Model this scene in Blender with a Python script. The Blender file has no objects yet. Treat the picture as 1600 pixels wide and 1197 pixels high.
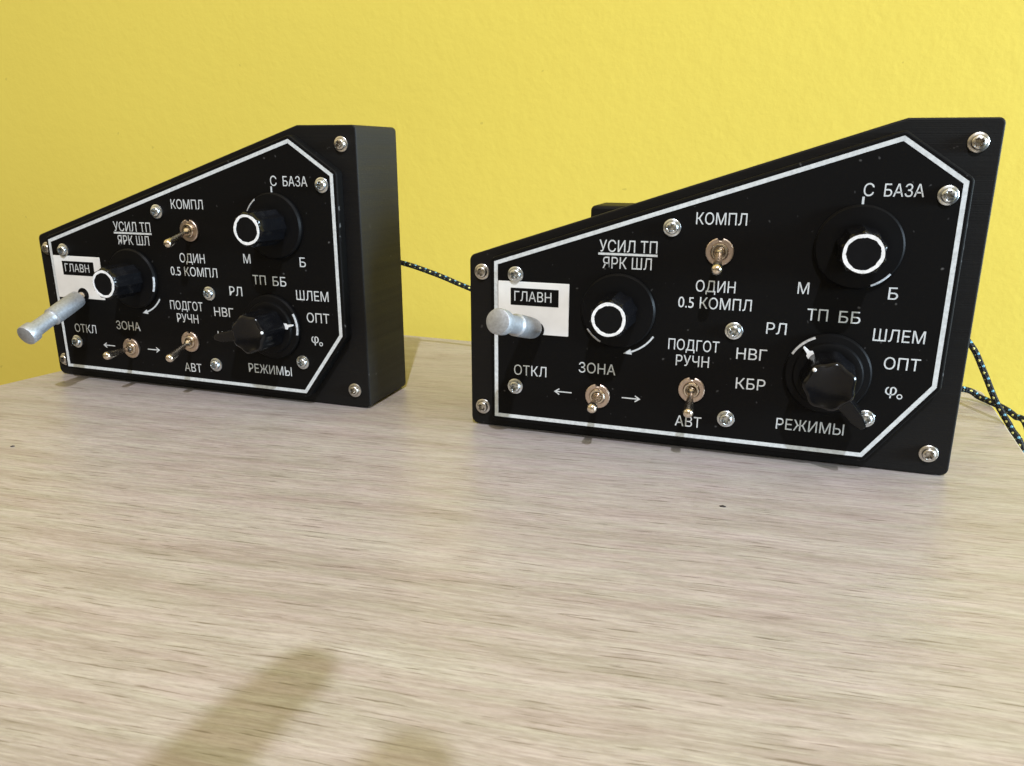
import bpy, bmesh, math, random
from mathutils import Vector, Matrix, Quaternion
random.seed(7)
MM = 0.001
sc = bpy.context.scene
COL = sc.collection

# ------------------------------------------------------------------ camera
cd = bpy.data.cameras.new("camera")
cam = bpy.data.objects.new("camera", cd)
COL.objects.link(cam)
cd.sensor_width = 36.0
cd.lens = 36.0 * 1228.93 / 1600.0
cd.clip_start, cd.clip_end = 0.005, 50
cam.location = (0, 0, 100.448 * MM)
cam.rotation_euler = (math.radians(90 - 16.2723), 0, 0)
cam.rotation_euler.rotate_axis('Z', math.radians(0.079))
cd.dof.use_dof = True
cd.dof.focus_distance = 0.300
cd.dof.aperture_fstop = 64.0
sc.camera = cam

# ------------------------------------------------------------------ light
w = bpy.data.worlds.new("World")
sc.world = w
w.use_nodes = True
wt = w.node_tree
bg = wt.nodes["Background"]
w_tc = wt.nodes.new("ShaderNodeTexCoord")
w_sep = wt.nodes.new("ShaderNodeSeparateXYZ")
w_rmp = wt.nodes.new("ShaderNodeValToRGB")
wt.links.new(w_tc.outputs["Generated"], w_sep.inputs[0])
wt.links.new(w_sep.outputs[2], w_rmp.inputs[0])
w_rmp.color_ramp.elements[0].position = 0.0
w_rmp.color_ramp.elements[0].color = (0.06, 0.05, 0.035, 1)
w_rmp.color_ramp.elements[1].position = 0.36
w_rmp.color_ramp.elements[1].color = (1.0, 0.81, 0.46, 1)
w_dim = wt.nodes.new("ShaderNodeMapRange")      # the room behind the photographer is darker
w_dim.inputs["From Min"].default_value = -0.9
w_dim.inputs["From Max"].default_value = 0.3
w_dim.inputs["To Min"].default_value = 0.30
w_dim.inputs["To Max"].default_value = 1.0
wt.links.new(w_sep.outputs[1], w_dim.inputs["Value"])
w_mul = wt.nodes.new("ShaderNodeVectorMath")
w_mul.operation = 'SCALE'
wt.links.new(w_rmp.outputs[0], w_mul.inputs[0])
wt.links.new(w_dim.outputs[0], w_mul.inputs["Scale"])
wt.links.new(w_mul.outputs[0], bg.inputs[0])
bg.inputs[1].default_value = 1.25


def lamp(name, kind, loc, target, energy, color, size=0.03, size_y=None):
    d = bpy.data.lights.new(name, kind)
    d.energy = energy
    d.color = color
    if kind == 'AREA':
        d.shape = 'RECTANGLE'
        d.size = size
        d.size_y = size_y or size
    else:
        d.shadow_soft_size = size
    o = bpy.data.objects.new(name, d)
    o.location = loc
    o.rotation_euler = (Vector(target) - Vector(loc)).to_track_quat('-Z', 'Y').to_euler()
    COL.objects.link(o)
    return o


lamp("ceiling_lamp", 'POINT', (0.03, -1.54, 2.21), (0, 0.3, 0), 235.0, (0.83, 0.88, 1.0), 0.022)
lamp("window_light", 'AREA', (1.45, -0.27, 0.24), (0, 0.32, 0.06), 72.0, (0.66, 0.84, 1.0), 0.8, 0.34)

vs = sc.view_settings
vs.view_transform = 'Standard'
vs.look = 'None'
vs.exposure = 0.28
vs.gamma = 1.0
vs.use_curve_mapping = False


# ------------------------------------------------------------------ materials
class NT:
    def __init__(self, name):
        self.m = bpy.data.materials.new(name)
        self.m.use_nodes = True
        self.t = self.m.node_tree
        self.b = self.t.nodes["Principled BSDF"]

    def n(self, kind, **kw):
        nd = self.t.nodes.new(kind)
        for k, v in kw.items():
            if k.startswith('_'):
                setattr(nd, k[1:], v)
            else:
                key = k.replace('0', ' ')
                nd.inputs[key].default_value = v
        return nd

    def l(self, a, b):
        self.t.links.new(a, b)

    def ramp(self, src, stops):
        r = self.t.nodes.new("ShaderNodeValToRGB")
        e = r.color_ramp.elements
        while len(e) < len(stops):
            e.new(0.5)
        for el, (p, c) in zip(e, stops):
            el.position = p
            el.color = c if len(c) == 4 else (*c, 1)
        self.l(src, r.inputs[0])
        return r.outputs[0]

    def math(self, op, a, b=None, clamp=False):
        nd = self.t.nodes.new("ShaderNodeMath")
        nd.operation = op
        nd.use_clamp = clamp
        for i, x in enumerate((a, b)):
            if x is None:
                continue
            if isinstance(x, (int, float)):
                nd.inputs[i].default_value = x
            else:
                self.l(x, nd.inputs[i])
        return nd.outputs[0]

    def mix(self, fac, a, b, mode='MIX'):
        nd = self.t.nodes.new("ShaderNodeMix")
        nd.data_type = 'RGBA'
        nd.blend_type = mode
        for sock, x in ((nd.inputs[0], fac), (nd.inputs[6], a), (nd.inputs[7], b)):
            if isinstance(x, (int, float)):
                sock.default_value = x
            elif isinstance(x, tuple):
                sock.default_value = (*x, 1) if len(x) == 3 else x
            else:
                self.l(x, sock)
        return nd.outputs[2]

    def coords(self, scale=(1, 1, 1), rot=(0, 0, 0), kind='Object'):
        tc = self.t.nodes.new("ShaderNodeTexCoord")
        mp = self.t.nodes.new("ShaderNodeMapping")
        mp.inputs['Scale'].default_value = scale
        mp.inputs['Rotation'].default_value = rot
        self.l(tc.outputs[kind], mp.inputs['Vector'])
        return mp.outputs[0]

    def noise(self, vec, scale, detail=3, rough=0.5):
        nd = self.t.nodes.new("ShaderNodeTexNoise")
        nd.inputs['Scale'].default_value = scale
        nd.inputs['Detail'].default_value = detail
        nd.inputs['Roughness'].default_value = rough
        self.l(vec, nd.inputs['Vector'])
        return nd.outputs[0]

    def bump(self, h, strength, dist):
        nd = self.t.nodes.new("ShaderNodeBump")
        nd.inputs['Strength'].default_value = strength
        nd.inputs['Distance'].default_value = dist
        self.l(h, nd.inputs['Height'])
        self.l(nd.outputs[0], self.b.inputs['Normal'])

    def set(self, color=None, rough=None, metal=None, spec=None):
        if color is not None:
            self.b.inputs['Base Color'].default_value = (*color, 1)
        if rough is not None:
            self.b.inputs['Roughness'].default_value = rough
        if metal is not None:
            self.b.inputs['Metallic'].default_value = metal
        if spec is not None:
            self.b.inputs['Specular IOR Level'].default_value = spec
        return self


def rgb(*v):
    return tuple(((x / 255) / 12.92 if x / 255 <= 0.04045 else ((x / 255 + 0.055) / 1.055) ** 2.4) for x in v)


def mat_wall():
    k = NT("yellow_wall_paint").set(rough=0.75, spec=0.25)
    v = k.coords()
    big = k.noise(v, 9, 2)
    fine = k.noise(v, 420, 3, 0.55)
    mid = k.noise(v, 130, 3, 0.5)
    c = k.mix(k.math('MULTIPLY', big, 0.55), (0.79, 0.638, 0.112), (0.76, 0.60, 0.094))
    pits = k.noise(v, 150, 1, 0.4)
    pm = k.math('MULTIPLY', k.math('GREATER_THAN', pits, 0.80), 0.35)
    c = k.mix(pm, c, (0.42, 0.33, 0.06))
    k.l(c, k.b.inputs['Base Color'])
    h = k.math('ADD', k.math('MULTIPLY', fine, 0.45), k.math('MULTIPLY', mid, 0.8))
    k.bump(h, 0.14, 0.0012)
    return k.m


def mat_table():
    k = NT("grey_ash_laminate").set(rough=0.36, spec=0.62)
    rot = (0, 0, math.radians(13.2))
    tc = k.t.nodes.new("ShaderNodeTexCoord")
    warp = k.noise(tc.outputs['Object'], 14, 2)
    # wavy grain
    sep = k.t.nodes.new("ShaderNodeVectorMath")
    sep.operation = 'MULTIPLY_ADD'
    comb = k.t.nodes.new("ShaderNodeCombineXYZ")
    k.l(k.math('MULTIPLY', k.math('SUBTRACT', warp, 0.5), 0.0045), comb.inputs[1])
    add = k.t.nodes.new("ShaderNodeVectorMath")
    add.operation = 'ADD'
    k.l(tc.outputs['Object'], add.inputs[0])
    k.l(comb.outputs[0], add.inputs[1])
    k.t.nodes.remove(sep)
    def mapped(sx, sy):
        r = k.t.nodes.new("ShaderNodeMapping")
        r.inputs['Rotation'].default_value = rot
        k.l(add.outputs[0], r.inputs[0])
        s = k.t.nodes.new("ShaderNodeMapping")
        s.inputs['Scale'].default_value = (sx, sy, 1)
        k.l(r.outputs[0], s.inputs[0])
        return s.outputs[0]
    band = k.noise(mapped(6, 120), 1.0, 4, 0.6)
    streak = k.noise(mapped(70, 1080), 1.0, 6, 0.70)
    dash = k.noise(mapped(66, 1500), 1.0, 3, 0.55)
    light = k.noise(mapped(56, 1200), 1.0, 4, 0.62)
    base = k.ramp(band, [(0.30, (0.335, 0.290, 0.272)), (0.5, (0.400, 0.354, 0.341)), (0.72, (0.458, 0.414, 0.405))])
    c = k.mix(k.ramp(streak, [(0.42, (0, 0, 0)), (0.58, (1, 1, 1))]), k.mix(0.33, base, (0.14, 0.108, 0.085)), base)
    c = k.mix(k.ramp(dash, [(0.335, (.66, .66, .66)), (0.40, (0, 0, 0))]), c, (0.10, 0.072, 0.048))
    c = k.mix(k.ramp(light, [(0.57, (0, 0, 0)), (0.67, (.42, .42, .42))]), c, (0.52, 0.475, 0.45))
    grain = k.noise(mapped(420, 1500), 1.0, 4, 0.65)
    c = k.mix(k.ramp(grain, [(0.36, (.16, .16, .16)), (0.54, (0, 0, 0))]), c, (0.16, 0.125, 0.10))
    tone = k.noise(mapped(28, 260), 1.0, 2)
    c = k.mix(1.0, c, k.ramp(tone, [(0.35, (0.97, 1.0, 0.955)), (0.65, (1.0, 0.968, 0.985))]), 'MULTIPLY')
    k.l(c, k.b.inputs['Base Color'])
    k.l(k.math('ADD', k.math('MULTIPLY', streak, 0.16), 0.28), k.b.inputs['Roughness'])
    k.bump(k.math('ADD', streak, k.math('MULTIPLY', dash, 0.6)), 0.16, 0.0004)
    return k.m


def mat_print(name, color, rough, spec, lines=True):
    k = NT(name).set(color, rough, 0, spec)
    v = k.coords((2, 2, 3200))
    big = k.noise(k.coords((1, 1, 300)), 1.0, 3)
    lay = k.noise(v, 1.0, 2)
    spk = k.noise(k.coords(), 900, 2)
    k.l(k.math('ADD', k.math('MULTIPLY', big, 0.30), rough - 0.15), k.b.inputs['Roughness'])
    dust = k.ramp(k.noise(k.coords(), 330, 2), [(0.74, (*color, 1)), (0.80, (*[c * 5 + 0.02 for c in color], 1))])
    k.l(dust, k.b.inputs['Base Color'])
    h = k.math('ADD', k.math('MULTIPLY', lay, 0.8 if lines else 0.1), k.math('MULTIPLY', spk, 0.35))
    k.bump(h, 0.30, 0.0003)
    return k.m


def mat_plate():
    k = NT("satin_black_panel").set((0.0036, 0.0034, 0.0033), 0.55, 0, 0.09)
    v = k.coords()
    d = k.noise(v, 420, 1)
    c = k.ramp(d, [(0.725, (0.0036, 0.0034, 0.0033)), (0.83, (0.10, 0.10, 0.10))])
    k.l(c, k.b.inputs['Base Color'])
    k.bump(k.noise(v, 1500, 2), 0.10, 0.0002)
    return k.m


def mat_simple(name, color, rough, metal=0.0, spec=0.5, nscale=300, var=0.1, bump=0.0):
    k = NT(name).set(color, rough, metal, spec)
    v = k.coords()
    n = k.noise(v, nscale, 3)
    lo = tuple(c * (1 - var) for c in color)
    hi = tuple(min(1, c * (1 + var)) for c in color)
    k.l(k.ramp(n, [(0.3, lo), (0.7, hi)]), k.b.inputs['Base Color'])
    k.l(k.math('ADD', k.math('MULTIPLY', n, 0.16), max(0.02, rough - 0.08)), k.b.inputs['Roughness'])
    if bump:
        k.bump(n, bump, 0.0003)
    return k.m


def mat_cord():
    k = NT("braided_cord").set(rough=0.75, spec=0.3)
    uv = k.t.nodes.new("ShaderNodeUVMap")
    s = k.t.nodes.new("ShaderNodeSeparateXYZ")
    k.l(uv.outputs[0], s.inputs[0])
    U, V = s.outputs[0], s.outputs[1]      # U 0..1 round, V millimetres along
    def fleck(phase, off, nround, length, pitch, width):
        # flecks arranged on a helix: rows round the cord, spaced along it
        a = k.math('FRACT', k.math('ADD', k.math('MULTIPLY', U, nround), phase))
        a = k.math('ABSOLUTE', k.math('SUBTRACT', a, 0.5))
        b = k.math('FRACT', k.math('ADD', k.math('DIVIDE', V, pitch), k.math('ADD', off, k.math('MULTIPLY', k.math('FLOOR', k.math('ADD', k.math('MULTIPLY', U, nround), phase)), 0.5))))
        b = k.math('ABSOLUTE', k.math('SUBTRACT', b, 0.5))
        d = k.math('ADD', k.math('DIVIDE', a, width), k.math('DIVIDE', b, length))
        return k.math('LESS_THAN', d, 1.0)
    f1 = fleck(0.0, 0.0, 3.0, 0.115, 5.2, 0.25)
    f2 = fleck(0.35, 0.5, 3.0, 0.115, 5.2, 0.25)
    c = k.mix(f1, (0.010, 0.011, 0.012), (0.16, 0.42, 0.56))
    c = k.mix(f2, c, (0.74, 0.70, 0.22))
    k.l(c, k.b.inputs['Base Color'])
    w1 = k.math('SINE', k.math('ADD', k.math('MULTIPLY', U, 6.2832 * 4), k.math('MULTIPLY', V, 3.0)))
    w2 = k.math('SINE', k.math('SUBTRACT', k.math('MULTIPLY', U, 6.2832 * 4), k.math('MULTIPLY', V, 3.0)))
    k.bump(k.math('MULTIPLY', w1, w2), 0.8, 0.0003)
    return k.m


M = dict(
    wall=mat_wall(), table=mat_table(),
    housing=mat_print("black_printed_plastic", (0.0052, 0.0048, 0.0045), 0.58, 0.19),
    side=mat_print("black_printed_side_wall", (0.0075, 0.0075, 0.008), 0.68, 0.40),
    plate=mat_plate(),
    white=mat_simple("white_print", (0.58, 0.61, 0.62), 0.55, spec=0.3, nscale=900, var=0.13),
    label=mat_simple("white_label", (0.76, 0.76, 0.74), 0.5, spec=0.3, nscale=200, var=0.04),
    zinc=mat_simple("zinc_plating", (0.62, 0.65, 0.665), 0.29, 1.0, nscale=700, var=0.12),
    zinc_dark=mat_simple("recess_shadowed_steel", (0.30, 0.31, 0.32), 0.4, 1.0),
    steel=mat_simple("nickel_screw", (0.58, 0.555, 0.51), 0.32, 1.0, nscale=700, var=0.12),
    nickel=mat_simple("nickel_toggle", (0.68, 0.60, 0.50), 0.24, 1.0, nscale=400, var=0.08),
    nut=mat_simple("nickel_nut", (0.60, 0.49, 0.41), 0.38, 1.0, nscale=900, var=0.12),
    alu=mat_simple("matt_silver_paint", (0.37, 0.385, 0.405), 0.50, 0.7, nscale=1100, var=0.14, bump=0.25),
    knob=mat_simple("gloss_black_plastic", (0.0035, 0.0035, 0.0042), 0.19, spec=0.28, nscale=60, var=0.1),
    skirt=mat_simple("black_knob_skirt", (0.0035, 0.0034, 0.0036), 0.42, spec=0.10, nscale=60, var=0.1),
    capblack=mat_simple("black_cap", (0.0035, 0.0035, 0.004), 0.55, spec=0.12),
    mark=mat_simple("worn_white_mark", (0.42, 0.43, 0.44), 0.55, spec=0.3, nscale=900, var=0.3),
    ring=mat_simple("white_paint_ring", (0.78, 0.79, 0.80), 0.5, spec=0.3, nscale=900, var=0.16),
    cord=mat_cord(),
    crumb=mat_simple("dark_crumb", (0.03, 0.022, 0.018), 0.8),
)


# ------------------------------------------------------------------ mesh helpers
def link(o, parent=None):
    COL.objects.link(o)
    if parent is not None:
        o.parent = parent
    return o


def obj(name, bm, mat, parent=None, smooth=None, bevel=None, loc=None):
    bmesh.ops.recalc_face_normals(bm, faces=bm.faces[:])
    me = bpy.data.meshes.new(name)
    bm.to_mesh(me)
    bm.free()
    for mm in (mat if isinstance(mat, (list, tuple)) else [mat]):
        me.materials.append(mm)
    o = bpy.data.objects.new(name, me)
    link(o, parent)
    if loc is not None:
        o.location = loc
    if smooth is not None:
        me.polygons.foreach_set('use_smooth', [True] * len(me.polygons))
        me.set_sharp_from_angle(angle=math.radians(smooth))
    if bevel:
        b = o.modifiers.new("bevel", 'BEVEL')
        b.width, b.segments, b.limit_method = bevel[0] * MM, bevel[1], 'ANGLE'
        b.angle_limit = math.radians(32)
        b.harden_normals = False
    return o


def rounded(poly, radii, seg=6):
    out = []
    n = len(poly)
    for i, p in enumerate(poly):
        p = Vector(p)
        r = radii[i] if isinstance(radii, (list, tuple)) else radii
        a, b = Vector(poly[i - 1]), Vector(poly[(i + 1) % n])
        da, db = (a - p).normalized(), (b - p).normalized()
        ang = da.angle(db)
        if r <= 0 or ang > math.radians(178):
            out.append(p)
            continue
        t = r / math.tan(ang / 2)
        cen = p + (da + db).normalized() * (r / math.sin(ang / 2))
        s, e = p + da * t - cen, p + db * t - cen
        tot = s.angle_signed(e)
        for k in range(seg + 1):
            v = s.copy()
            v.rotate(Matrix.Rotation(-tot * k / seg, 2))
            out.append(cen + v)
    return out


def offset(poly, d):
    """grow a counter-clockwise polygon by d"""
    out = []
    n = len(poly)
    for i in range(n):
        a, p, b = Vector(poly[i - 1]), Vector(poly[i]), Vector(poly[(i + 1) % n])
        e1, e2 = (p - a).normalized(), (b - p).normalized()
        n1, n2 = Vector((e1.y, -e1.x)), Vector((e2.y, -e2.x))
        m = (n1 + n2)
        m = m / (1 + n1.dot(n2))
        out.append(p + m * d)
    return [tuple(v) for v in out]


def L(u, v, n):
    """panel coordinates in mm -> local metres (n points out of the panel)"""
    return Vector((u * MM, -n * MM, v * MM))


def prism(bm, poly, n0, n1):
    a = [bm.verts.new(L(p[0], p[1], n0)) for p in poly]
    b = [bm.verts.new(L(p[0], p[1], n1)) for p in poly]
    bm.faces.new(a)
    bm.faces.new(b[::-1])
    for i in range(len(poly)):
        j = (i + 1) % len(poly)
        bm.faces.new((a[i], a[j], b[j], b[i]))
    return bm


def frame_strip(bm, outer, inner, n0, n1):
    for (lo, hi) in ((n0, n1),):
        k = len(outer)
        R = []
        for pl in (outer, inner):
            R.append(([bm.verts.new(L(*p, lo)) for p in pl], [bm.verts.new(L(*p, hi)) for p in pl]))
        for i in range(k):
            j = (i + 1) % k
            bm.faces.new((R[0][1][i], R[0][1][j], R[1][1][j], R[1][1][i]))
            bm.faces.new((R[0][0][i], R[0][0][j], R[1][0][j], R[1][0][i]))
            bm.faces.new((R[0][0][i], R[0][0][j], R[0][1][j], R[0][1][i]))
            bm.faces.new((R[1][0][i], R[1][0][j], R[1][1][j], R[1][1][i]))
    return bm


def lathe(bm, prof, seg=48, rfun=None, close_top=True, close_bot=True):
    """profile [(r, n)] around the local n axis (mm), centred on 0,0"""
    rows = []
    for (r, n) in prof:
        row = []
        for s in range(seg):
            th = 2 * math.pi * s / seg
            rr = rfun(th, r, n) if rfun else r
            row.append(bm.verts.new(L(rr * math.cos(th), rr * math.sin(th), n)))
        rows.append(row)
    for a, b in zip(rows, rows[1:]):
        for s in range(seg):
            t = (s + 1) % seg
            bm.faces.new((a[s], a[t], b[t], b[s]))
    if close_top:
        bm.faces.new(rows[-1])
    if close_bot:
        bm.faces.new(rows[0][::-1])
    return bm


def arc_strip(bm, r0, r1, a0, a1, n0, n1, seg=14):
    pts_o, pts_i = [], []
    for k in range(seg + 1):
        a = math.radians(a0 + (a1 - a0) * k / seg)
        pts_o.append((r1 * math.cos(a), r1 * math.sin(a)))
        pts_i.append((r0 * math.cos(a), r0 * math.sin(a)))
    return prism(bm, pts_o + pts_i[::-1], n0, n1)


def text_mesh(txt, cx, cy, width, cap, n, tilt=0.0):
    cu = bpy.data.curves.new("lettering_curve", 'FONT')
    cu.body = txt
    cu.resolution_u = 4
    tmp = bpy.data.objects.new("lettering_tmp", cu)
    COL.objects.link(tmp)
    dg = bpy.context.evaluated_depsgraph_get()
    me = bpy.data.meshes.new_from_object(tmp.evaluated_get(dg))
    COL.objects.unlink(tmp)
    bpy.data.objects.remove(tmp)
    xs = [v.co.x for v in me.vertices]
    ys = [v.co.y for v in me.vertices]
    x0, x1, y0, y1 = min(xs), max(xs), min(ys), max(ys)
    # letters with descenders keep cap height measured from the base line
    H = 0.729
    sx = width / (x1 - x0)
    sy = cap / H
    for v in me.vertices:
        x = (v.co.x - (x0 + x1) / 2) * sx
        y = (v.co.y - H / 2) * sy
        ca, sa = math.cos(tilt), math.sin(tilt)
        v.co = L(cx + x * ca - y * sa, cy + x * sa + y * ca, n)
    me.name = "lettering"
    return me


def tag(o, label, cat=None, group=None, kind=None):
    o["label"] = label
    if cat:
        o["category"] = cat
    if group:
        o["group"] = group
    if kind:
        o["kind"] = kind
    return o


# ------------------------------------------------------------------ setting: wall and table
T_DIR = Vector((math.cos(math.radians(-21.2)), math.sin(math.radians(-21.2)), 0))
T_NRM = Vector((-T_DIR.y, T_DIR.x, 0))            # towards the wall
P_BACK = Vector((-0.0429, 0.4355, 0))

bm = bmesh.new()
wp = P_BACK + T_NRM * 0.016
q = [wp - T_DIR * 1.6, wp + T_DIR * 1.2, wp + T_DIR * 1.2 + T_NRM * 0.1, wp - T_DIR * 1.6 + T_NRM * 0.1]
lo = [bm.verts.new((p.x, p.y, -0.75)) for p in q]
hi = [bm.verts.new((p.x, p.y, 1.6)) for p in q]
bm.faces.new(lo)
bm.faces.new(hi)
for i in range(4):
    j = (i + 1) % 4
    bm.faces.new((lo[i], lo[j], hi[j], hi[i]))
wall = obj("wall", bm, M['wall'])
tag(wall, "plain bright yellow painted wall with fine plaster texture behind the table", "wall", kind="structure")

bm = bmesh.new()
e_r = Vector((180.3 - 196.7, 259.2 - 302.9)).normalized()
pr = Vector((196.7, 302.9))
e_l = Vector((-0.494, -0.869))
pl_ = Vector((-218.0, 362.4))
b0 = P_BACK.to_2d() * 1000
d2 = T_DIR.to_2d()


def isect(p, d, qq, e):
    m = Matrix(((d.x, -e.x), (d.y, -e.y)))
    s = m.inverted() @ (qq - p)
    return p + d * s.x


cR = isect(b0, d2, pr, e_r)
cL = isect(b0, d2, pl_, e_l)
poly = [tuple(cL), tuple(cL + e_l * 560), tuple(cR + e_r * 640), tuple(cR)]
poly = [tuple(p) for p in rounded(poly, [4, 4, 4, 9], 5)]
a = [bm.verts.new((p[0] * MM, p[1] * MM, 0)) for p in poly]
b = [bm.verts.new((p[0] * MM, p[1] * MM, -0.022)) for p in poly]
bm.faces.new(a)
bm.faces.new(b[::-1])
for i in range(len(poly)):
    j = (i + 1) % len(poly)
    bm.faces.new((a[i], a[j], b[j], b[i]))
table = bpy.data.objects.new("table", None)
table.location = (0, 0.15, -0.74)
link(table)
tag(table, "light grey brown wood grain table top standing in front of the yellow wall", "table")
top = obj("table_top", bm, M['table'], table, bevel=(0.8, 2))
top.location = (0, -0.15, 0.74)
for (lx, ly) in ((cL + e_l * 500 + d2 * 40), (cL + e_l * 60 + d2 * 50), (cR + e_r * 60 - d2 * 50), (cR + e_r * 560 - d2 * 40)):
    bm = bmesh.new()
    for s in ((-0.02, -0.02), (0.02, -0.02), (0.02, 0.02), (-0.02, 0.02)):
        pass
    bmesh.ops.create_cube(bm, size=1.0, matrix=Matrix.Translation((lx * MM, ly * MM - 0.15, 0.359)) @ Matrix.Diagonal((0.045, 0.045, 0.718, 1)))
    obj("leg", bm, M['table'], table, bevel=(1.5, 2))

# ------------------------------------------------------------------ the control panel unit
T = 4.73           # height of the inner plate over the housing front
D = 32.9           # housing depth
HOUSE = [(0, 0), (165, 0), (164.75, 110.3), (139.3, 110.4), (0, 64.5)]
BORDER = [(11.2, 5.55), (138.4, 5.2), (156.85, 30.5), (156.85, 92.65), (138.4, 105.3), (11.2, 63.4)]


def add_screw(parent, u, v, n, mat, rot):
    prof = [(2.85, 0.0), (2.85, 0.45), (2.62, 0.62), (2.12, 0.70), (2.08, 1.35), (1.85, 1.75)]
    bm = bmesh.new()
    seg = 48
    rings = []
    ca, sa = math.cos(rot), math.sin(rot)
    for (r, h) in prof:
        rings.append([bm.verts.new(L(r * math.cos(2 * math.pi * s / seg), r * math.sin(2 * math.pi * s / seg), h)) for s in range(seg)])
    nr = 11
    for i in range(1, nr):
        r = 1.85 * (1 - i / nr)
        row = []
        for s in range(seg):
            th = 2 * math.pi * s / seg
            x, y = r * math.cos(th), r * math.sin(th)
            xx, yy = x * ca + y * sa, -x * sa + y * ca
            h = 1.75 + 0.42 * (1 - (r / 1.85) ** 2)
            arm = min(abs(xx), abs(yy))
            star = abs(abs(xx) - abs(yy)) * 0.707
            dep = 0
            if max(abs(xx), abs(yy)) < 1.30:
                dep = max(0, min(1, (0.52 - arm) / 0.10)) * 1.7
                if r < 0.85:
                    dep = max(dep, max(0, min(1, (0.28 - star) / 0.1)) * 1.0, max(0, min(1, (0.8 - r) / 0.12)) * 1.7)
            row.append(bm.verts.new(L(x, y, h - dep)))
        rings.append(row)
    for p, q_ in zip(rings, rings[1:]):
        for s in range(seg):
            t = (s + 1) % seg
            bm.faces.new((p[s], p[t], q_[t], q_[s]))
    bm.faces.new(rings[-1])
    bm.faces.new(rings[0][::-1])
    return obj("screw", bm, mat, parent, smooth=38, loc=L(u, v, n))


def add_toggle(parent, u, v, tip, cap_r=1.75):
    """miniature toggle switch: slotted round nut, bushing, bat lever"""
    bm = bmesh.new()
    ro, ri = 4.4, 2.75
    seg = 56
    prof = [(ri, 0.05), (ro, 0.05), (ro, 0.75), (ro - 0.25, 0.95), (ri + 0.2, 0.95), (ri, 0.75)]
    rows = []
    for (r, h) in prof:
        row = []
        for s in range(seg):
            th = 2 * math.pi * s / seg
            rr = r
            if r > 4 and abs(th - math.pi / 2) < 0.14:
                rr = r - 0.85
            if r > 4:
                rr += 0.05 * math.sin(24 * th)
            row.append(bm.verts.new(L(rr * math.cos(th), rr * math.sin(th), h)))
        rows.append(row)
    rows.append(rows[0])
    for p, q_ in zip(rows, rows[1:]):
        for s in range(seg):
            t = (s + 1) % seg
            bm.faces.new((p[s], p[t], q_[t], q_[s]))
    sw = obj("toggle_switch", bm, M['nut'], parent, smooth=35, loc=L(u, v, T))
    bm = bmesh.new()
    lathe(bm, [(2.74, 0.0), (2.74, 1.5), (2.5, 1.8), (1.95, 1.8), (1.75, 1.5), (1.75, 0.3)], 40)
    obj("bushing", bm, M['nickel'], sw, smooth=35)
    # lever
    d = Vector(tip) - Vector((u, v, T + 1.0))
    ln = d.length
    bm = bmesh.new()
    prof = [(0.3, -0.4), (1.3, 0.0), (1.62, 0.7), (1.6, 1.3), (1.3, 1.9), (1.02, 2.6), (1.02, 3.6), (1.2, ln * 0.5), (1.42, ln * 0.72), (1.62, ln * 0.86)]
    for k in range(0, 9):
        a_ = k / 8 * math.pi / 2
        prof.append((max(0.05, cap_r * math.cos(a_)), ln + cap_r * math.sin(a_) * 0.95))
    lathe(bm, prof, 28)
    lv = obj("lever", bm, M['nickel'], sw, smooth=50, loc=L(0, 0, 1.0))
    dl = L(d.x, d.y, d.z).normalized()
    lv.rotation_mode = 'QUATERNION'
    lv.rotation_quaternion = Vector((0, -1, 0)).rotation_difference(dl)
    return sw


def flute(nf, depth, z0=0):
    def f(th, r, n):
        x = (th * nf / (2 * math.pi)) % 1.0
        s = abs(2 * x - 1)                       # 1 at ridge, 0 at valley
        sc_ = math.sqrt(max(0.0, 1 - (1 - s) ** 2)) if False else (1 - math.cos(math.pi * s)) / 2
        return r - depth * (1 - s ** 1.6)
    return f


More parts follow.
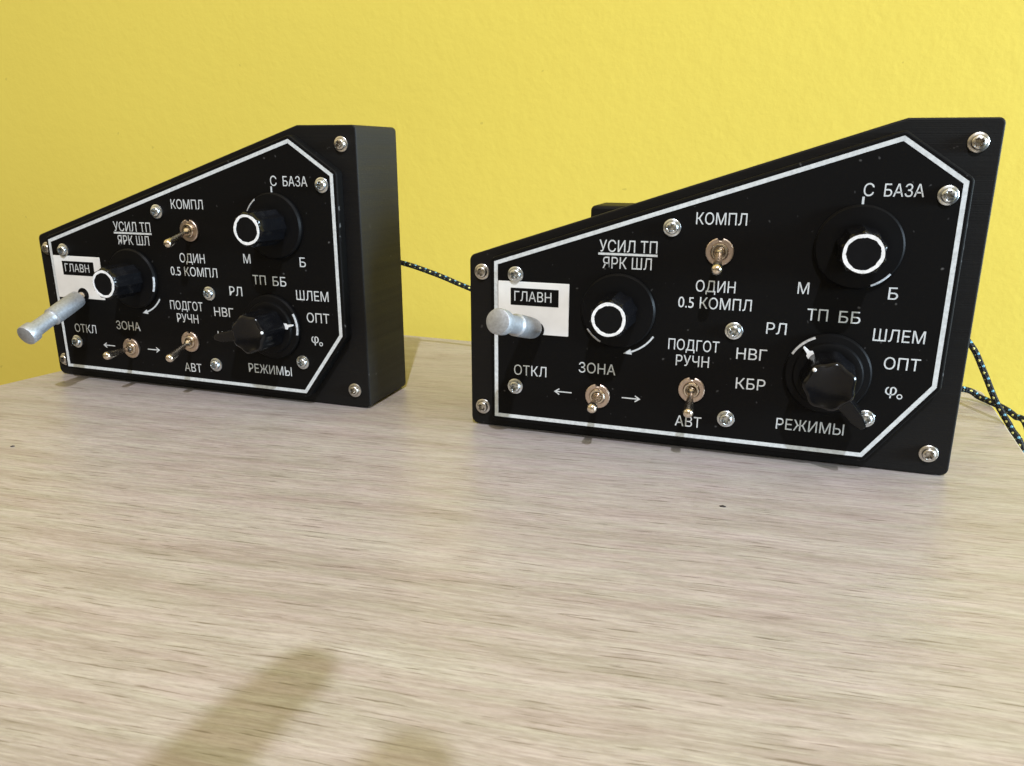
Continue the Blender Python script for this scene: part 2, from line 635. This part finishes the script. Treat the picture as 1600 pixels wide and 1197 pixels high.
def add_knob(parent, u, v, zend, rot):
    """fluted knob with white end ring on a round skirt; local rotation turns the white skirt mark"""
    h = zend - T
    bm = bmesh.new()
    f = flute(10, 0.62)

    def rf(th, r, n):
        return f(th, r, n) if r > 5.9 else r
    prof = [(7.15, 1.9), (7.1, 3.0), (6.95, h * 0.5), (6.75, h - 1.6), (6.55, h - 0.9), (6.3, h - 0.35), (5.85, h - 0.1), (5.62, h)]
    lathe(bm, prof, 120, rf)
    kb = obj("knob", bm, M['knob'], parent, smooth=28, loc=L(u, v, T))
    bm = bmesh.new()
    lathe(bm, [(12.75, 0.25), (12.8, 1.3), (12.2, 2.05), (9.4, 2.35), (8.2, 2.5), (6.6, 2.5)], 96)
    obj("skirt", bm, M['skirt'], kb, smooth=28)
    bm = bmesh.new()
    # white ring, slightly uneven like hand paint
    seg = 90
    ro, ri = [], []
    for s in range(seg):
        th = 2 * math.pi * s / seg
        jo = 0.06 * math.sin(5 * th + u) + random.uniform(-0.03, 0.03)
        ji = 0.10 * math.sin(3 * th + v) + 0.05 * math.sin(11 * th) + random.uniform(-0.06, 0.06)
        ro.append((math.cos(th) * (5.60 + jo), math.sin(th) * (5.60 + jo)))
        ri.append((math.cos(th) * (4.62 + ji), math.sin(th) * (4.62 + ji)))
    frame_strip(bm, ro, ri, h - 0.3, h + 0.12)
    obj("end_ring", bm, M['ring'], kb)
    bm = bmesh.new()
    lathe(bm, [(4.9, h - 0.2), (4.9, h + 0.04), (0.2, h + 0.06)], 64)
    obj("end_cap", bm, M['capblack'], kb, smooth=30)
    bm = bmesh.new()
    # white mark on the skirt rim, centred on +u
    pts = []
    for k in range(9):
        a_ = math.radians(-15 + 30 * k / 8)
        pts.append(a_)
    rows = []
    for (r, n) in ((11.95, 2.2), (12.25, 2.12), (12.6, 1.76), (12.5, 1.6), (11.9, 1.9)):
        rows.append([bm.verts.new(L(r * math.cos(a_), r * math.sin(a_), n)) for a_ in pts])
    rows.append(rows[0])
    for p, q_ in zip(rows, rows[1:]):
        for s in range(8):
            bm.faces.new((p[s], p[s + 1], q_[s + 1], q_[s]))
    bm.faces.new([r[0] for r in rows[:-1]])
    bm.faces.new([r[-1] for r in rows[:-1]])
    obj("skirt_mark", bm, M['mark'], kb)
    kb.rotation_euler = (0, -math.radians(rot), 0)
    return kb


def add_pointer_knob(parent, u, v, rot):
    """large mode knob: stepped skirt, fluted body, domed top, bar opposite the white mark (+u)"""
    h = 21.6 - T
    bm = bmesh.new()
    f = lambda th, r, n: r - 0.34 * (1 - math.cos(7 * th + 0.4))

    def rf(th, r, n):
        return f(th, r, n) if r > 6.2 else r
    prof = [(8.6, 3.0), (8.4, 4.0), (8.1, h * 0.5), (7.9, h - 1.4), (7.75, h - 0.5), (7.3, h), (6.9, h + 0.15)]
    for k in range(1, 10):
        r_ = 6.6 * (1 - k / 9)
        prof.append((max(0.1, r_), h + 0.15 - 1.0 * (1 - (r_ / 6.6) ** 2)))
    lathe(bm, prof, 126, rf)
    kb = obj("pointer_knob", bm, M['knob'], parent, smooth=28, loc=L(u, v, T))
    bm = bmesh.new()
    lathe(bm, [(13.1, 0.25), (13.15, 1.3), (12.6, 2.05), (10.7, 2.4), (10.5, 3.1), (10.2, 3.5), (9.2, 3.8), (8.0, 3.8)], 96)
    obj("skirt", bm, M['skirt'], kb, smooth=28)
    bm = bmesh.new()
    prism(bm, [(-5.5, -2.3), (-5.5, 2.3), (-13.5, 1.9), (-16.6, 0.9), (-16.6, -0.9), (-13.5, -1.9)], 6.5, h - 0.4)
    obj("pointer_bar", bm, M['knob'], kb, bevel=(0.45, 2))
    bm = bmesh.new()
    bmesh.ops.create_uvsphere(bm, u_segments=16, v_segments=8, radius=0.62 * MM, matrix=Matrix.Translation(L(6.9, 0.2, h - 0.05)))
    obj("white_dot", bm, M['ring'], kb, smooth=60)
    bm = bmesh.new()
    prism(bm, [(8.0, 1.25), (9.2, 1.1), (9.6, 0.55), (11.9, 0.25), (11.9, -0.2), (9.8, -0.6), (9.3, -1.35), (8.2, -1.1)], 3.0, 3.95)
    obj("white_arrow", bm, M['ring'], kb)
    bm = bmesh.new()
    pts = [math.radians(-20 + 40 * k / 10) for k in range(11)]
    rows = []
    for (r, n) in ((12.3, 2.2), (12.62, 2.12), (12.98, 1.76), (12.9, 1.6), (12.25, 1.9)):
        rows.append([bm.verts.new(L(r * math.cos(a_), r * math.sin(a_), n)) for a_ in pts])
    rows.append(rows[0])
    for p, q_ in zip(rows, rows[1:]):
        for s in range(10):
            bm.faces.new((p[s], p[s + 1], q_[s + 1], q_[s]))
    bm.faces.new([r[0] for r in rows[:-1]])
    bm.faces.new([r[-1] for r in rows[:-1]])
    obj("skirt_mark", bm, M['mark'], kb)
    kb.rotation_euler = (0, -math.radians(rot), 0)
    return kb


HB = Vector((27.0, 39.9, T))


def aim_handle(hd, tip):
    d = Vector(tip) - HB
    hd.rotation_mode = 'QUATERNION'
    hd.rotation_quaternion = Vector((0, -1, 0)).rotation_difference(L(*d).normalized())


def add_handle(parent, tip):
    ln = 34.3
    bm = bmesh.new()
    prof = [(0.5, 3.2), (3.1, 3.2), (3.55, 3.7), (3.75, 5.5), (3.85, 12), (3.80, 18.6), (3.82, 19.2), (3.3, 19.6), (3.12, 20.0), (3.12, 22),
            (3.25, 29.2), (3.3, 29.6), (4.15, 30.1), (4.25, 31.0), (4.25, ln - 0.7), (4.05, ln - 0.15), (3.7, ln)]
    lathe(bm, prof, 56)
    hd = obj("switch_handle", bm, M['alu'], parent, smooth=32, loc=L(*HB))
    bm = bmesh.new()
    lathe(bm, [(0.6, -0.2), (1.5, 0.3), (1.75, 1.2), (1.6, 2.2), (1.3, 2.8), (1.3, 4.0)], 28)
    obj("switch_shaft", bm, M['nickel'], hd, smooth=45)
    aim_handle(hd, tip)
    return hd


TEXTS = [  # text, u, v, width, cap height
    ("С", 130.55, 89.9, 2.9, 3.75), ("БАЗА", 140.2, 89.85, 10.8, 3.75), ("М", 115.1, 59.4, 3.35, 3.75), ("Б", 141.05, 59.1, 2.75, 3.75),
    ("ШЛЕМ", 144.3, 46.0, 14.7, 3.95), ("ОПТ", 146.25, 37.2, 10.3, 3.9),
    ("ТП", 120.1, 51.1, 6.2, 3.8), ("ББ", 129.6, 50.95, 6.3, 3.8), ("РЕЖИМЫ", 121.5, 13.8, 21.0, 3.85),
    ("РЛ", 108.2, 45.85, 6.2, 3.8), ("НВГ", 101.2, 36.7, 9.6, 3.8), ("КБР", 101.7, 26.5, 9.4, 3.8),
    ("КОМПЛ", 88.4, 80.2, 15.8, 3.8), ("ОДИН", 88.1, 58.45, 12.6, 3.8), ("0.5 КОМПЛ", 88.15, 52.85, 23.5, 3.8),
    ("ПОДГОТ", 82.35, 38.25, 16.8, 3.8), ("РУЧН", 82.3, 32.8, 11.0, 3.8), ("АВТ", 82.2, 11.2, 8.9, 3.8),
    ("УСИЛ ТП", 58.8, 70.35, 19.5, 4.0), ("ЯРК ШЛ", 58.65, 64.75, 16.6, 3.9), ("ЗОНА", 49.6, 27.3, 13.2, 3.8),
    ("ОТКЛ", 24.9, 24.3, 12.3, 3.8), ("ГЛАВН", 25.75, 51.55, 13.7, 3.55),
]


def arrow_poly(x0, x1, y, hw=0.2, hl=1.9, hh=1.25):
    """thin arrow from x0 to x1 with an open chevron head at x1"""
    s = 1 if x1 > x0 else -1
    shaft = [(x0, y - hw), (x1 - s * 0.35, y - hw), (x1 - s * 0.35, y + hw), (x0, y + hw)]
    up = [(x1, y), (x1 - s * hl, y + hh), (x1 - s * (hl + 0.15), y + hh - 0.38), (x1 - s * 0.75, y)]
    dn = [(x1, y), (x1 - s * hl, y - hh), (x1 - s * (hl + 0.15), y - hh + 0.38), (x1 - s * 0.75, y)]
    return [shaft, up, dn]


def build_unit():
    root = bpy.data.objects.new("control_panel", None)
    link(root)
    bm = bmesh.new()
    prism(bm, rounded(HOUSE, [2.9, 2.4, 1.8, 1.0, 2.6], 6), -D, 0)
    ho = obj("housing", bm, [M['housing'], M['side']], root, bevel=(0.55, 3))
    for p_ in ho.data.polygons:          # the printed side walls have more sheen than the textured front
        p_.material_index = 0 if abs(p_.normal.y) > 0.5 else 1
    bm = bmesh.new()
    prism(bm, rounded([(37, 16), (118, 16), (118, 81.2), (37, 81.2)], 2.0, 4), -D - 20, -D + 0.5)
    obj("rear_box", bm, M['housing'], root, bevel=(1.2, 3))
    # inner plate with printed border
    bm = bmesh.new()
    prism(bm, rounded(offset(BORDER, 1.5), 2.2, 5), 0.0, T)
    plate = obj("front_plate", bm, M['plate'], root, bevel=(0.7, 3))
    e = 0.05
    bm = bmesh.new()
    frame_strip(bm, BORDER, offset(BORDER, -1.35), T - 0.3, T + e)
    obj("border_line", bm, M['white'], plate)
    bm = bmesh.new()
    prism(bm, [(12.75, 38.0), (38.9, 38.0), (38.9, 56.65), (12.75, 56.65)], T - 0.3, T + 0.30)
    lab = obj("white_label_plate", bm, M['label'], plate, bevel=(0.12, 1))
    bm = bmesh.new()
    prism(bm, [(17.5, 48.25), (35.2, 48.25), (35.2, 54.4), (17.5, 54.4)], T + 0.1, T + 0.35)
    obj("black_field", bm, M['plate'], plate)
    bm = bmesh.new()
    lathe(bm, [(3.1, 0.0), (3.1, 0.38)], 36)
    obj("switch_hole", bm, M['capblack'], plate, loc=L(27, 39.7, T))
    for (t_, u, v, wd, cap) in TEXTS:
        n = T + (0.41 if t_ == "ГЛАВН" else 0.06)
        me = text_mesh(t_, u, v, wd, cap, n)
        me.materials.append(M['white'])
        link(bpy.data.objects.new("lettering", me), plate)
    # phi with small o
    me = text_mesh("φ", 144.2, 28.7, 3.35, 3.6, T + 0.06)
    me.materials.append(M['white'])
    link(bpy.data.objects.new("lettering", me), plate)
    bm = bmesh.new()
    arc_strip(bm, 0.52, 0.84, 0, 359.99, T - 0.1, T + 0.06, 30)
    for v_ in bm.verts:
        v_.co += L(146.85, 26.6, 0)
    obj("lettering", bm, M['white'], plate)
    bm = bmesh.new()
    prism(bm, [(48.75, 67.25), (68.75, 67.25), (68.75, 68.0), (48.75, 68.0)], T - 0.2, T + e)
    obj("fraction_line", bm, M['white'], plate)
    for (x0, x1, y) in ((40.6, 34.0, 17.45), (58.8, 65.4, 17.5)):
        bm = bmesh.new()
        for i, pl in enumerate(arrow_poly(x0, x1, y)):
            prism(bm, pl, T - 0.2, T + e + 0.004 * i)
        obj("arrow_mark", bm, M['white'], plate)
    # curved arrow below the gain knob
    bm = bmesh.new()
    cu, cv = 56.3, 48.3
    arc_strip(bm, 14.55, 15.15, -33, -72, T - 0.2, T + e)
    for v_ in bm.verts:
        v_.co += L(cu, cv, 0)
    a_ = math.radians(-72)
    ctr = Vector((cu + 14.85 * math.cos(a_), cv + 14.85 * math.sin(a_)))
    tg = Vector((math.sin(a_), -math.cos(a_)))
    nr = Vector((math.cos(a_), math.sin(a_)))
    prism(bm, [tuple(ctr + tg * 2.3 - nr * 0.1), tuple(ctr - tg * 0.5 + nr * 1.05), tuple(ctr - tg * 0.5 - nr * 1.05)], T - 0.2, T + e + 0.004)
    obj("arrow_mark", bm, M['white'], plate)
    bm = bmesh.new()
    prism(bm, [(129.0, 85.6), (129.65, 85.6), (129.65, 87.8), (129.0, 87.8)], T - 0.2, T + e)
    obj("tick_mark", bm, M['white'], plate)

    rr = random.Random(3)
    for (u, v) in ((4.87, 58.8), (4.8, 7.3), (158.4, 103.4), (158.4, 7.2)):
        add_screw(root, u, v, 0.0, M['steel'], rr.uniform(0, 1.57))
    for (u, v) in SCREWS_IN:
        add_screw(root, u, v, T, M['zinc'], rr.uniform(0, 1.57))
    add_toggle(root, 88.6, 69.8, (89.0, 65.9, 18.1))
    add_toggle(root, 82.7, 22.8, (83.3, 18.9, 18.6))
    add_toggle(root, 50.2, 17.35, (51.6, 17.6, 20.0))
    k1 = add_knob(root, 56.4, 48.5, 21.3, 228)
    k2 = add_knob(root, 129.6, 72.8, 22.4, -53)
    k3 = add_pointer_knob(root, 124.9, 32.4, 132)
    hd = add_handle(root, (24.2, 48.9, 37.1))
    return root, (k1, k2, k3, hd)


SCREWS_IN = [(19.3, 59.1), (19.3, 18.0), (151.9, 88.6), (73.0, 77.0), (95.0, 44.2), (94.7, 13.6), (137.8, 18.4)]

rootR, partsR = build_unit()
rootR.location = (-15.501 * MM, 288.22 * MM, 0.0003)
rootR.rotation_euler = (0, 0, -0.32380)
tag(rootR, "nearer black switch panel on the right, its silver handle raised towards the viewer",
    "control panel", "black switch panels on the table")


def copy_tree(o, parent=None, amap=None):
    c = o.copy()
    COL.objects.link(c)
    if parent is not None:
        c.parent = parent
        c.matrix_parent_inverse = o.matrix_parent_inverse.copy()
    amap[o] = c
    for ch in [x for x in o.children]:
        copy_tree(ch, c, amap)
    return c


amap = {}
rootL = copy_tree(rootR, None, amap)
rootL.location = (-213.97 * MM, 359.08 * MM, 0.0003)
rootL.rotation_euler = (0, 0, -0.32951)
rootL["label"] = "farther black switch panel on the left, its plain right side showing, silver handle down"
amap[partsR[0]].rotation_euler = (0, -math.radians(-8), 0)
amap[partsR[1]].rotation_euler = (0, -math.radians(140), 0)
amap[partsR[2]].rotation_euler = (0, -math.radians(9), 0)
aim_handle(amap[partsR[3]], (27.6, 28.0, 36.3))


# ------------------------------------------------------------------ cords
def cord(name, pts, r, label):
    P = [Vector(p) for p in pts]
    P = [P[0] * 2 - P[1]] + P + [P[-1] * 2 - P[-2]]
    path = []
    for i in range(1, len(P) - 2):
        for s in range(24):
            t = s / 24
            p0, p1, p2, p3 = P[i - 1:i + 3]
            path.append(0.5 * ((2 * p1) + (p2 - p0) * t + (2 * p0 - 5 * p1 + 4 * p2 - p3) * t * t + (3 * p1 - p0 - 3 * p2 + p3) * t ** 3))
    path.append(P[-2])
    bm = bmesh.new()
    uvl = bm.loops.layers.uv.new("UVMap")
    seg = 16
    rows, lens = [], [0.0]
    up = Vector((0, 0, 1))
    for i, p in enumerate(path):
        d = (path[min(i + 1, len(path) - 1)] - path[max(i - 1, 0)]).normalized()
        x = d.cross(up).normalized()
        y = x.cross(d)
        if i:
            lens.append(lens[-1] + (p - path[i - 1]).length)
        rows.append([bm.verts.new((p + (x * math.cos(2 * math.pi * k / seg) + y * math.sin(2 * math.pi * k / seg)) * r) * MM) for k in range(seg)])
    for i in range(len(rows) - 1):
        for k in range(seg):
            k2 = (k + 1) % seg
            f = bm.faces.new((rows[i][k], rows[i][k2], rows[i + 1][k2], rows[i + 1][k]))
            for lp, (uu, vv) in zip(f.loops, ((k, i), (k + 1, i), (k + 1, i + 1), (k, i + 1))):
                lp[uvl].uv = (uu / seg, lens[vv])
    bm.faces.new(rows[0])
    bm.faces.new(rows[-1])
    o = obj(name, bm, M['cord'], None, smooth=60)
    tag(o, label, "cable", "braided cords from the panels")
    return o


cord("cable", [(-125, 396, 40), (-100, 397, 49), (-70, 391.5, 50.8), (-53.6, 388, 48.5), (-37, 386, 43.2), (-21.2, 384, 36.9), (15, 376, 24),
               (70, 356, 11), (130, 336, 5), (172, 324, 4.2), (191, 319, 4.9), (196.5, 316, 2.4), (199, 309, 1.6), (201.2, 305, 0.6), (202.8, 301, -1.0), (204.6, 294, -5), (208, 282, -40), (211, 276, -120)],
     1.25, "black braided cord with blue and yellow flecks spanning the gap between the two panels")
cord("cable", [(95, 310, 42), (120, 312, 44), (160, 310, 38), (176.5, 307.5, 33), (182.8, 304, 26.9), (186.6, 300, 17.9), (189.5, 295, 8.4), (191.4, 291, 3.1), (193.0, 286.5, -1.6), (194.6, 280, -9), (198, 272, -40), (202, 266, -110)],
     1.2, "black braided cord dropping steeply over the table edge behind the right panel")

# ------------------------------------------------------------------ crumbs on the table
def crumb(x, y, s, label):
    bm = bmesh.new()
    bmesh.ops.create_icosphere(bm, subdivisions=2, radius=s * MM)
    rr = random.Random(int(x * 10))
    for v_ in bm.verts:
        v_.co.x *= 1.6 + rr.uniform(-.4, .4)
        v_.co.y *= 0.7 + rr.uniform(-.3, .3)
        v_.co.z *= 0.5 + rr.uniform(-.2, .2)
    o = obj("crumb", bm, M['crumb'], None, smooth=60, loc=(x * MM, y * MM, s * 0.3 * MM))
    o.rotation_euler = (0, 0, rr.uniform(0, 3))
    tag(o, label, "crumb", "crumbs on the table")


crumb(62.5, 213.5, 0.6, "tiny dark crumb on the bare wood in front of the right panel")
crumb(-177.8, 262.4, 0.45, "tiny dark crumb near the left edge of the table top")

# ------------------------------------------------------------------ the photographer's hand (behind the camera, its finger shades the table)
M['skin'] = mat_simple("skin", (0.52, 0.32, 0.23), 0.5, nscale=900, var=0.08, bump=0.15)
M['sleeve'] = mat_simple("grey_knit_sleeve", (0.10, 0.11, 0.13), 0.85, nscale=1400, var=0.3, bump=0.5)
HX = Vector((0.414, 0.91, 0.0))            # pointing direction
HS = Vector((0.91, -0.414, 0.0))           # to the hand's right
HT = Vector((-31, -32, 232))               # index finger tip


def H(back, side, down=0.0):
    return (HT - HX * back + HS * side - Vector((0, 0, down))) * MM


chains = []
verts, edges, rad = [], [], []


def V(p, r):
    verts.append(p)
    rad.append(r * MM)
    return len(verts) - 1


wrist = V(H(172, 22, 2), 24)
pal = V(H(135, 22, 2), 27)
edges.append((wrist, pal))
arm = V(H(230, 14, -6), 27)
arm2 = V(H(330, 0, -26), 34)
edges += [(wrist, arm), (arm, arm2)]
for pts in ([(80, 2, 0, 11), (46, 1, -2, 8.6), (22, 0, -1, 7.6), (2, 0, 0, 6.2)],
            [(84, 24, 0, 11), (50, 28, 0, 9.2), (26, 30, 0, 8.6), (13, 30, 0, 7.4)],
            [(82, 40, 0, 10), (50, 42, -1, 8.6), (38, 42, 18, 7.8), (52, 41, 28, 6.8)],
            [(90, 56, 4, 9), (64, 59, 4, 7.6), (54, 58, 20, 6.8), (64, 56, 28, 6.0)],
            [(128, -8, 10, 13), (100, -18, 18, 10), (74, -12, 22, 8.6), (54, -4, 24, 7.0)]):
    prev = pal
    for (b_, s_, d_, r_) in pts:
        k_ = V(H(b_, s_, d_), r_)
        edges.append((prev, k_))
        prev = k_
me = bpy.data.meshes.new("hand_skeleton")
me.from_pydata(verts, edges, [])
tmp = bpy.data.objects.new("hand_skeleton", me)
COL.objects.link(tmp)
sk = tmp.modifiers.new("skin", 'SKIN')
for i, sv in enumerate(me.skin_vertices[0].data):
    sv.radius = (rad[i], rad[i] * (0.62 if i < 2 else 0.95))
    sv.use_root = (i == 0)
sb = tmp.modifiers.new("sub", 'SUBSURF')
sb.levels = sb.render_levels = 2
dg = bpy.context.evaluated_depsgraph_get()
hm = bpy.data.meshes.new_from_object(tmp.evaluated_get(dg))
bpy.data.objects.remove(tmp)
hm.name = "person"
hm.materials.clear()
hm.materials.append(M['skin'])
hm.polygons.foreach_set('use_smooth', [True] * len(hm.polygons))
hand = link(bpy.data.objects.new("person", hm))
tag(hand, "bare hand of the person taking the picture, index finger pointing over the table", "hand")
bm = bmesh.new()
A0, A1 = H(222, 15, -5), H(345, -2, -29)
ax = (A1 - A0)
zq = Vector((0, 0, 1)).rotation_difference(ax.normalized())
rows = []
for (t_, r_) in ((0.0, 30), (-0.01, 34), (0.02, 36), (0.5, 39), (1.0, 42), (1.0, 2)):
    rows.append([bm.verts.new(A0 + ax * t_ + zq @ Vector((math.cos(6.28318 * k / 40) * r_ * MM, math.sin(6.28318 * k / 40) * r_ * MM, 0))) for k in range(40)])
for p, q_ in zip(rows, rows[1:]):
    for k in range(40):
        bm.faces.new((p[k], p[(k + 1) % 40], q_[(k + 1) % 40], q_[k]))
bm.faces.new(rows[-1])
obj("sleeve", bm, M['sleeve'], hand, smooth=60)
